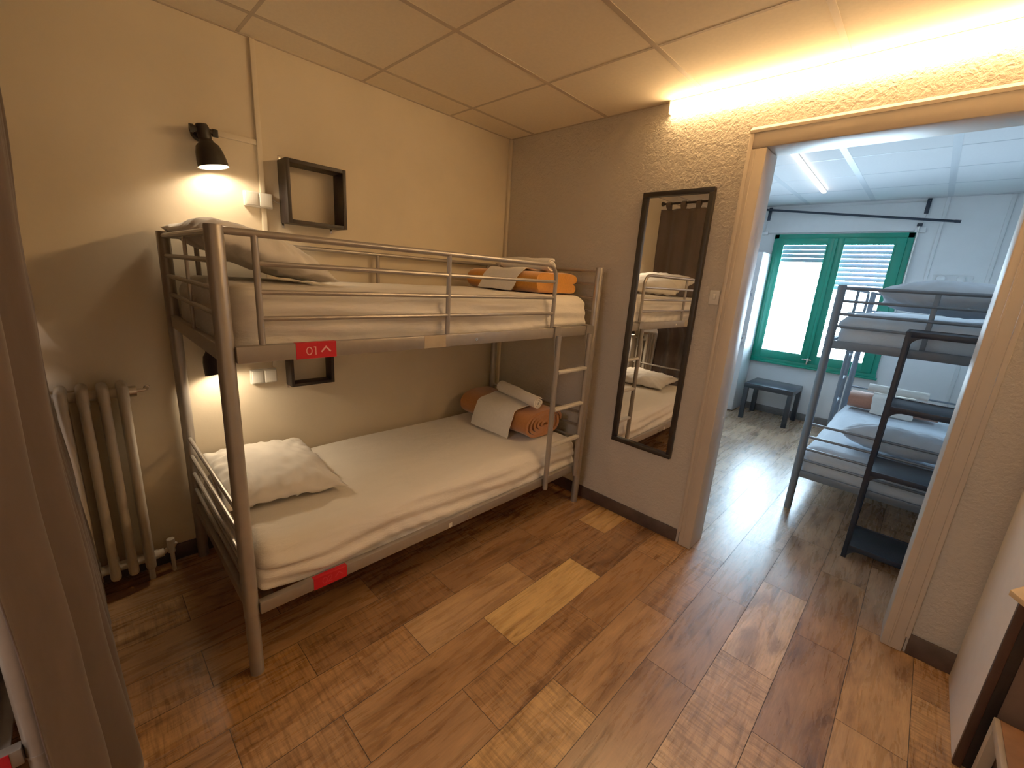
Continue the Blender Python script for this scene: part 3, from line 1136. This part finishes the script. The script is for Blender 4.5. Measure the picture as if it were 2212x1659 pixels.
def rolled_towel(label, p0, p1, r, seed, turns=2.4, squash=1.0, th=.010):
    """spiral roll whose axis goes from p0 to p1"""
    p0, p1 = Vector(p0), Vector(p1)
    n = int(turns * 22)
    pts = []
    for i in range(n + 1):
        t = i / n
        a = t * turns * 2 * pi + .8
        k = r * (1 - t * .82)
        pts.append((k * cos(a), k * sin(a) * squash))
    t = ribbon(pts, th, 0, (p1 - p0).length, seed, .006, 18, endj=.01)
    d = (p1 - p0).normalized()
    yv = Vector((0, 0, 1)).cross(d).normalized()
    zv = d.cross(yv)
    M = Matrix((d, yv, zv)).transposed().to_4x4()
    M.translation = p0
    mb = MB()
    mb.join(t)
    bmesh.ops.transform(mb.bm, matrix=M, verts=mb.bm.verts)
    o = obj('rolled_towel', mb, M_TOWEL, smooth=60)
    return tag(o, label, 'towel', 'rolled towels on the linen')


rolled_towel('white rolled towel resting on the linen of the bottom bunk', (.34, 1.80, .750), (.76, 1.735, .742), .039, 2)
rolled_towel('white rolled towel resting on the linen of the top bunk', (.30, 1.81, 1.620), (.72, 1.80, 1.614), .046, 6, squash=.85)

# bedding of the far room
X0 = FB[0]
blanket_roll('rolled_blanket', 'terracotta blanket rolled up on the far room lower bunk', X0 + .05, X0 + .70, FB[1] + 1.80, ZL, .30, .17, M_ORANGE_F, 3.2, .024, seed=5)
mbx = draped_slip('white linen wrapped over the terracotta blanket in the far room', X0 + .24, X0 + .54,
                  [(FB[1] + 1.628, ZL + .01), (FB[1] + 1.636, ZL + .07), (FB[1] + 1.66, ZL + .15), (FB[1] + 1.72, ZL + .180), (FB[1] + 1.80, ZL + .182), (FB[1] + 1.88, ZL + .178)], 11, skew=-.1)
rolled_towel('white rolled towel resting on the linen in the far room', (X0 + .17, FB[1] + 1.80, .716), (X0 + .60, FB[1] + 1.78, .716), .036, 12)


# ------------------------------------------------------------------ READING LAMPS
def reading_lamp(label, mount, tip, power):
    """mount on wall; shade from its neck to the tip (centre of the rim)"""
    mx, my, mz = XL, mount[0], mount[1]
    t = thing('reading_lamp', label, 'lamp', (mx, my, mz), group='wall reading lamps')
    tipv = Vector(tip) - Vector((mx, my, mz))
    joint = Vector((.085, 0, 0))
    obj('wall_plate', MB().lathe([(0, 0), (.034, 0), (.034, .012), (.028, .02), (0, .02)], 24, Matrix.Rotation(pi / 2, 4, 'Y')), M_BLACK, t)
    arm = MB().tube([(.015, 0, 0), (.085, 0, 0)], .011, 12)
    arm.tube([(.078, -.036, 0), (.078, .036, 0)], .013, 14)
    ar = obj('arm', arm, M_BLACK, t)
    for s in (-1, 1):
        kn = MB().tube([(.078, s * .034, 0), (.078, s * .048, 0)], .017, 12)
        kn.box(.074, .082, s * .046 - .004, s * .046 + .010 if s > 0 else s * .046 + .004, -.016, .016, .002)
        obj('knob', kn, M_BLACK, ar)
    d = (tipv - Vector((.078, 0, 0)))
    ln = d.length
    d.normalize()
    rot = Vector((0, 0, -1)).rotation_difference(d).to_matrix().to_4x4()
    M = Matrix.Translation((.078, 0, 0)) @ rot
    k = ln
    prof = [(0, .026), (.022, .024), (.026, .012), (.026, -.02), (.024, -.035), (.031, -.048), (.044, -.42 * k), (.052, -.60 * k), (.057, -.80 * k), (.0595, -1.0 * k), (.062, -1.012 * k)]
    inner = [(.0575, -1.008 * k), (.055, -.80 * k), (.050, -.60 * k), (.042, -.42 * k), (.029, -.055), (0, -.050)]
    sh = MB().lathe(prof, 36, M)
    so = obj('shade', sh, M_BLACK, t, recalc=False)
    obj('shade_lining', MB().lathe([(.061, -1.0105 * k)] + inner, 36, M), M_SHIN, so)
    obj('bulb', MB().lathe([(0, -.055), (.013, -.058), (.014, -.066), (.022, -.080), (.022, -.092), (.014, -.104), (0, -.108)], 20, M), M_BULB, so)
    li = bpy.data.lights.new('lamp_light', 'SPOT')
    li.energy = power
    li.color = (1.0, .77, .50)
    li.shadow_soft_size = .034
    li.spot_size = radians(165)
    li.spot_blend = .35
    lo = bpy.data.objects.new('lamp_light', li)
    COL.objects.link(lo)
    lo.parent = so
    lo.matrix_local = M @ Matrix.Translation((0, 0, -.121))
    return t


reading_lamp('black wall reading lamp above the top bunk pillow, lit', (.180, 2.058), (.043, .205, 1.917), 5.5)
reading_lamp('black wall reading lamp under the top bunk, lit above the bottom pillow', (.120, 1.135), (.055, .143, .985), 6.5)


# ------------------------------------------------------------------ BOX SHELVES, SOCKETS, TRUNKING
def box_shelf(label, y0, y1, z0, z1, d, th, group='square wall boxes'):
    t = thing('box_shelf', label, 'shelf', (XL, (y0 + y1) / 2, z0), group=group)
    a, b_ = (y0 - y1) / 2, (y1 - y0) / 2
    h = z1 - z0
    obj('side', MB().box(0, d, a, a + th, 0, h, .0015), M_BLACKBROWN, t)
    obj('side', MB().box(0, d, b_ - th, b_, 0, h, .0015), M_BLACKBROWN, t)
    obj('bottom', MB().box(0, d, a + th, b_ - th, 0, th, .0015), M_BLACKBROWN, t)
    obj('top', MB().box(0, d, a + th, b_ - th, h - th, h, .0015), M_BLACKBROWN, t)
    for yy, zz in ((a + .01, h), (b_ - .04, h), (a + .01, 0), (b_ - .04, 0)):
        s = 1 if zz else -1
        obj('hanger', MB().box(.0, .002, yy - .006, yy + .006, min(zz, zz + s * .022), max(zz, zz + s * .022), .0008), M_STEEL, t)


box_shelf('dark wooden square box shelf on the wall above the top bunk', .497, .797, 1.720, 2.020, .120, .018)
box_shelf('dark wooden box shelf on the wall under the top bunk', .474, .711, .860, 1.100, .086, .016)


def socket_pair(label, y0, y1, z0, z1):
    t = thing('double_switch', label, 'switch', (XL, (y0 + y1) / 2, (z0 + z1) / 2), group='double switches by the lamps')
    hw, hh = (y1 - y0) / 2, (z1 - z0) / 2
    obj('back_box', MB().box(0, .026, -hw, hw, -hh, hh, .004), M_WHITEPL, t)
    obj('rocker', MB().box(.024, .033, -hw + .005, -.003, -hh + .006, hh - .004, .004), M_WHITEPL, t)
    c = MB().box(.024, .034, .002, hw - .002, -hh + .004, hh - .003, .009, 3)
    obj('socket_cover', c, M_WHITEPL, t)


socket_pair('white switch and socket pair beside the upper lamp', .332, .458, 1.781, 1.851)
socket_pair('white switch and socket pair beside the lower lamp', .294, .420, .886, .962)

t = thing('cable_trunking', 'thin painted cable duct running down the left wall to upper lamp', 'cable duct', (XL, .418, .97))
obj('vertical_run', MB().box(0, .018, -.011, .011, 0, .81, .002), M_TRUNK, t)
obj('vertical_run', MB().box(0, .018, -.011, .011, .882, 1.54, .002), M_TRUNK, t)
obj('branch', MB().box(0, .012, -.19, -.011, 1.095, 1.118, .002), M_TRUNK, t)
t = thing('socket_cable', 'short white cable from the upper socket to the box shelf', 'cable', (XL, .46, 1.83))
obj('cable', MB().tube([(.008, -.004, .0), (.005, .01, -.006), (.004, .037, -.016)], .0028, 8), M_WHITEPL, t)

# wall switch beside the doorway
t = thing('light_switch', 'small beige light switch on the back wall beside the mirror', 'switch', (1.604, YB, 1.495))
obj('plate', MB().box(-.027, .027, -.010, 0, -.038, .038, .005, 3), M_WHITEPL, t)
obj('toggle', MB().box(-.006, .010, -.020, -.008, -.010, .018, .004), M_WHITEPL, t)


# ------------------------------------------------------------------ RADIATOR
t = thing('radiator', 'old cream column radiator on the left wall beside the curtain', 'radiator', (0.045, -.214, .075))
for i in range(5):
    y = -.0615 * i
    mb = MB()
    for x in (-.052, .0, .052) if i % 1 == 0 else (0,):
        mb.tube([(x, y, .02), (x, y, .05), (x, y, .84), (x, y, .885)], .017, 12, radii=[.012, .017, .017, .010])
    mb.box(-.066, .066, y - .019, y + .019, .0, .075, .017, 3)
    mb.box(-.066, .066, y - .019, y + .019, .815, .905, .018, 3)
    mb.tube([(0, y - .032, .04), (0, y + .032, .04)], .022, 12)
    mb.tube([(0, y - .032, .86), (0, y + .032, .86)], .022, 12)
    obj('column_section', mb, M_RAD, t)
v = MB().tube([(0, .02, .86), (0, .045, .86)], .024, 14)
v.tube([(0, .045, .86), (0, .075, .862), (-.03, .085, .862)], .008, 10)
v.tube([(-.028, .083, .862), (-.045, .085, .862)], .012, 10)
obj('air_valve', v, M_STEEL, t)
v = MB().tube([(0, .02, .04), (0, .055, .04)], .020, 14)
v.tube([(0, .05, .04), (0, .09, .055), (0, .10, .075)], .012, 12)
v.tube([(0, .085, .03), (0, .085, .10)], .016, 14)
v.tube([(0, .085, .03), (0, .085, -.074)], .009, 12)
obj('supply_valve', v, M_RAD, t)
for y in (.012, -.26):
    obj('foot', MB().box(-.088, -.055, y - .012, y + .012, -.03 + .06, .06, .003), M_RAD, t)
obj('foot', MB().box(-.02, .02, -.0615 * 4 - .014, -.0615 * 4 + .014, -.075, .01, .004), M_RAD, t)
obj('foot', MB().box(-.02, .02, -.012, .012, -.075, .01, .004), M_RAD, t)

# ------------------------------------------------------------------ CURTAIN between the beds
cx0, cx1 = -.044, 1.33


def lerp_tab(tab, z):
    for (z0, a0), (z1, a1) in zip(tab[:-1], tab[1:]):
        if z <= z1:
            f = max(0, (z - z0) / (z1 - z0))
            f = f * f * (3 - 2 * f)
            return a0 + (a1 - a0) * f
    return tab[-1][1]


def curt(u, v):
    z_ = .018 + 2.382 * v
    xl = cx0 + .17 * (1 - min(1, max(0, (z_ - 1.0) / .25)))
    x = xl + (cx1 - xl) * u
    z = .018 + (2.40 - .018) * v
    lo_ = 1 - v
    ang = lerp_tab([(0, .027), (.25, .029), (.6, .036), (1.07, .047), (1.41, .043), (2.04, .033), (2.4, .030)], z)
    a = .023 + .010 * lo_
    w = sin(u * 2 * pi * 6.5 + 1.57 + .5 * u * sin(v * 2.2))
    y = -.318 - ang * (2.4645 - x) - a + a * w
    y += .006 * noise.noise(Vector((u * 9, v * 3, 1)))
    x += .012 * min(1, u * 8) * lo_ * noise.noise(Vector((v * 3, u * 3, 6)))
    k = min(1, max(0, (u - .72) / .28))
    y -= .062 * k * k * (3 - 2 * k)
    y += .016 * math.exp(-((z - .05) / .25) ** 2) * math.exp(-((x - 1.02) / .12) ** 2)
    return (x, y, z)


t = thing('curtain', 'grey brown tab-top curtain hanging beside the radiator at left', 'curtain', (0, 0, 0))
cb = MB().grid(curt, 150, 60)
co = obj('drape', cb, M_CURT, t, smooth=180)
so_ = co.modifiers.new('thick', 'SOLIDIFY')
so_.thickness = .003
for i in range(8):
    u = (i + .5) / 8
    x = cx0 + (cx1 - cx0) * u
    yy = curt(u, 1)[1]
    tb = MB().tube([(x, yy, 2.385), (x, -.376, 2.435), (x, -.380, 2.4635), (x, -.400, 2.479), (x, -.420, 2.4635), (x, -.424, 2.435), (x, yy - .002, 2.385)], .002, 6)
    bmesh.ops.transform(tb.bm, matrix=Matrix.Translation((x, 0, 0)) @ Matrix.Diagonal((14, 1, 1, 1)) @ Matrix.Translation((-x, 0, 0)), verts=tb.bm.verts)
    obj('tab', tb, M_CURT, t)
t = thing('curtain_rail', 'black curtain rail above the grey brown curtain', 'rail', (XL, -.40, 2.46))
obj('pole', MB().tube([(0, 0, 0), (1.9, 0, 0)], .0125, 12), M_BLACK, t)
obj('wall_socket', MB().tube([(0, 0, 0), (.02, 0, 0)], .025, 14), M_BLACK, t)
obj('ceiling_hanger', MB().tube([(1.5, 0, .0), (1.5, 0, H - 2.46)], .007, 8), M_BLACK, t)


# ------------------------------------------------------------------ MIRROR
t = thing('wall_mirror', 'tall narrow mirror in a black frame on the back wall', 'mirror', (1.317, YB, .52))
hw, hh, fw, fd = .2035, 1.535, .026, .032
obj('frame_rail', MB().box(-hw, hw, -fd, 0, 0, fw, .002), M_BLACK, t)
obj('frame_rail', MB().box(-hw, hw, -fd, 0, hh - fw, hh, .002), M_BLACK, t)
obj('frame_stile', MB().box(-hw, -hw + fw, -fd, 0, fw, hh - fw, .002), M_BLACK, t)
obj('frame_stile', MB().box(hw - fw, hw, -fd, 0, fw, hh - fw, .002), M_BLACK, t)
M_MIR, nt_, b_ = new_mat('mirror_silver')
b_.inputs['Base Color'].default_value = (.86, .87, .88, 1)
b_.inputs['Metallic'].default_value = 1
b_.inputs['Roughness'].default_value = 0.0
go = obj('mirror_glass', MB().box(-hw + fw, hw - fw, -.012, -.004, fw, hh - fw), M_MIR, t)
go['label'] = 'reflecting glass'

# ------------------------------------------------------------------ LED STRIP
t = thing('led_strip_light', 'long glowing LED strip where the back wall meets the ceiling', 'light', (1.205, YB, 2.460))
obj('diffuser', MB().box(.0, XR - 1.215, -.032, -.004, -.012, .042, .007), M_LED, t)
obj('channel', MB().box(-.003, XR - 1.212, -.022, 0, .042, .053, .001), M_WHITEPL, t)
obj('end_cap', MB().box(-.006, 0, -.033, 0, -.013, .050, .002), M_WHITEPL, t)

t = thing('led_tube', 'slim white LED tube on the far room ceiling', 'light', (1.424, 4.45, HF))
Mr = Matrix.Rotation(math.atan2(.044, 1.57), 4, 'Z')
mbt = MB().box(-.018, .018, -.785, .785, -.030, -.008, .007, M=Mr)
obj('diffuser', mbt, M_LED2, t)
obj('base', MB().box(-.016, .016, -.79, .79, -.010, 0, .002, M=Mr), M_GLOSSW, t)

# ------------------------------------------------------------------ CABINET at the right
t = thing('cabinet', 'white cabinet with dark front edge standing right of the doorway', 'cabinet', (2.85, 1.625, 0))
CH = 1.95
obj('side_panel', MB().box(0, .018, .004, .468, 0.004, CH, .001), M_CAB, t)
obj('side_panel', MB().box(.75, .768, .004, .468, 0.004, CH, .001), M_CAB, t)
obj('top_panel', MB().box(0.018, .75, .004, .468, CH - .018, CH, .001), M_CAB, t)
obj('back_panel', MB().box(.018, .75, .455, .463, .02, CH - .018), M_CABIN, t)
obj('front_edge', MB().box(0, .022, -.012, .004, 0, CH, .002), M_CABDK, t)
obj('gap_shade_strip', MB().box(.022, .050, .0, .02, .004, CH - .02, .001), M_BLACK, t)  # black strip standing in for the shade inside the gap
obj('door', MB().box(.052, .74, .006, .022, .06, CH - .03, .002), M_CABIN, t)
obj('plinth', MB().box(.03, .75, .02, .035, 0, .06), M_BLACK, t)
z = .74 - .009
bd = MB().prism([(2.803 - 2.85, 1.504 - 1.625), (2.86 - 2.85, 1.612 - 1.625), (2.95 - 2.85, 1.612 - 1.625), (2.95 - 2.85, 1.25 - 1.625)], 'z', .722, .740, r=.002)
o = obj('fold_out_shelf', bd, M_LWOOD, t)
o['label'] = 'pale wooden shelf leaf'

t = thing('low_bench', 'low wooden bench with pale edges in front of the cabinet', 'bench', (2.883, 1.57, 0))
obj('seat', MB().box(.014, .50, -.55, 0, .255, .278, .002), [simple('bench_wood', (0.34, 0.17, 0.085), 0.35, var=0.3, nscale=9)], t)
obj('edge_band', MB().box(0, .014, -.55, 0, .250, .279, .002), M_EDGE, t)
for (x, y) in ((0, -.035), (.46, -.035), (0, -.55), (.46, -.55)):
    obj('leg', MB().box(x, x + .028, y, y + .035, 0, .252, .002), M_EDGE, t)
obj('apron', MB().box(.030, .045, -.515, -.036, .08, .25, .001), M_CABDK, t)

# ------------------------------------------------------------------ FAR ROOM furniture
t = thing('side_table', 'small black square side table below the green window', 'table', (1.253, 5.675, 0))
a = .262
obj('table_top', MB().box(-a, a, -a, a, .395, .452, .003), M_TABLE, t)
for sx in (-1, 1):
    for sy in (-1, 1):
        obj('leg', MB().box(sx * a - (.05 if sx > 0 else 0), sx * a + (0 if sx > 0 else .05), sy * a - (.05 if sy > 0 else 0), sy * a + (0 if sy > 0 else .05), 0, .396, .002), M_TABLE, t)

t = thing('locker', 'tall white locker with keypads left of the green window', 'locker', (.852, 5.63, 0))
obj('body', MB().box(-.50, 0, .004, .365, .012, 2.022, .002), M_LOCK, t)
for (z0, z1, zk, digit) in ((1.016, 2.018, 1.505, '5'), (.016, 1.010, .90, '6')):
    d = obj('door', MB().box(-.30, -.003, -.014, .003, z0, z1, .002), M_LOCK, t)
    kp = obj('keypad', MB().box(-.070, -.026, -.026, -.012, zk - .034, zk + .034, .003), M_LOCK, d)
    ks = MB()
    for i in range(3):
        for j in range(4):
            ks.box(-.064 + i * .0115, -.055 + i * .0115, -.028, -.025, zk - .014 + j * .0105, zk - .006 + j * .0105, .0008, 1)
    obj('keys', ks, M_KEY if 'M_KEY' in globals() else simple('grey_keys', (.25, .30, .40), .5), kp)
    text_mesh(digit, .035, M_TABLE, 'door_number', d, (-.046, -.0152, zk + .070), (pi / 2, 0, 0))
for i in range(2):
    obj('foot', MB().box(-.46 + i * .41, -.42 + i * .41, .03, .07, 0, .014), M_BLACK, t)

# black rack in front of the far bunk
t = thing('shelf_rack', 'black metal rack with mesh shelves in front of the far bunk', 'rack', (2.385, 2.80, 0))
RW, RD = .50, .34
fz = [1.388, .972, .580, .090]


def rack_frame(y):
    """upright frame with rounded inner corners"""
    lw, sh, r = .026, .030, .060
    mb = MB()
    mb.box(0, lw, y, y + .012, 0, 1.388, .002)
    mb.box(RW - lw, RW, y, y + .012, 0, 1.388, .002)
    for z in fz:
        mb.box(lw - .003, RW - lw + .003, y, y + .012, z - sh, z, .002)
        for s in (0, 1):
            cx = lw - .002 if s == 0 else RW - lw + .002
            sg = 1 if s == 0 else -1
            pts = [(cx, z - sh + .002), (cx + sg * r, z - sh + .002)]
            for i in range(1, 8):
                an = radians(90 * i / 8)
                pts.append((cx + sg * (r - r * sin(an)), z - sh - r + r * cos(an)))
            pts.append((cx, z - sh - r))
            mb.prism(pts, 'y', y + .001, y + .011)
    return mb


obj('front_frame', rack_frame(0), M_BLACK_RACK, t)
obj('back_frame', rack_frame(RD - .012), M_BLACK_RACK, t)
M_MESH, nt_, b_ = new_mat('perforated_black_metal')
v_ = mapping(nt_)
br = N(nt_, 'ShaderNodeTexBrick')
br.inputs['Scale'].default_value = 55
br.inputs['Color1'].default_value = (.05, .06, .075, 1)
br.inputs['Color2'].default_value = (.06, .07, .085, 1)
br.inputs['Mortar'].default_value = (.012, .016, .022, 1)
L(nt_, v_, br.inputs['Vector'])
L(nt_, br.outputs['Color'], b_.inputs['Base Color'])
b_.inputs['Roughness'].default_value = .35
b_.inputs['Metallic'].default_value = .4
for z in fz:
    obj('shelf', MB().box(.004, RW - .004, .010, RD - .010, z - .012, z - .004, .001), M_MESH, t)
for x in (0, RW - .012):
    for z in fz:
        obj('side_rail', MB().box(x, x + .012, .012, RD - .012, z - .030, z, .002), M_BLACK_RACK, t)

# hook rail on the window wall
t = thing('hook_rail', 'pale hook rail with round knobs above the far top bunk', 'hook rail', (2.53, YW, 1.81))
obj('board', MB().box(-.145, .145, -.012, 0, -.03, .03, .003), M_GLOSSW, t)
for x in (-.085, .06):
    obj('knob', MB().lathe([(0, 0), (.018, 0), (.018, .02), (.034, .03), (.030, .05), (.015, .06), (0, .062)], 20, Matrix.Translation((x, -.01, -.005)) @ Matrix.Rotation(pi / 2, 4, 'X')), M_GLOSSW, t)

# ------------------------------------------------------------------ LIGHT
world = bpy.data.worlds.new('World')
SC.world = world
world.use_nodes = True
wn = world.node_tree
bg = wn.nodes['Background']
bg.inputs['Color'].default_value = (.56, .80, 1.0, 1)
bg.inputs['Strength'].default_value = 62.0
# daylight portal in the window opening (guides sky sampling only)
pl = bpy.data.lights.new('daylight_portal', 'AREA')
pl.shape = 'RECTANGLE'
pl.size, pl.size_y = 1.25, 1.5
pl.cycles.is_portal = True
po = bpy.data.objects.new('daylight_portal', pl)
COL.objects.link(po)
po.location = ((WX0 + WX1) / 2, YW + .19, (WZ0 + WZ1) / 2)
po.rotation_euler = (-pi / 2, 0, 0)
# added fill light behind the camera, no lamp known there
al = bpy.data.lights.new('fill_light', 'AREA')
al.shape = 'DISK'
al.size = .8
al.energy = 27
al.color = (1.0, .84, .74)
ao = bpy.data.objects.new('fill_light', al)
COL.objects.link(ao)
ao.location = (1.85, -2.0, 2.49)
SC.cycles.max_bounces = 8
SC.cycles.diffuse_bounces = 4
SC.cycles.glossy_bounces = 4
SC.cycles.transmission_bounces = 4
SC.cycles.caustics_reflective = False
SC.cycles.caustics_refractive = False

# ------------------------------------------------------------------ CAMERA
cam = bpy.data.cameras.new('camera')
cam.sensor_fit = 'HORIZONTAL'
cam.sensor_width = 36
cam.lens = 36 * 915.58 / 2212
cam.clip_start = .02
co = bpy.data.objects.new('camera', cam)
COL.objects.link(co)
co.location = (2.4645, -.3152, 1.5318)
co.rotation_euler = (radians(75.784), radians(-3.798), radians(44.598))
SC.camera = co
SC.view_settings.view_transform = 'Standard'
SC.view_settings.exposure = 0.0
SC.view_settings.gamma = 1.16
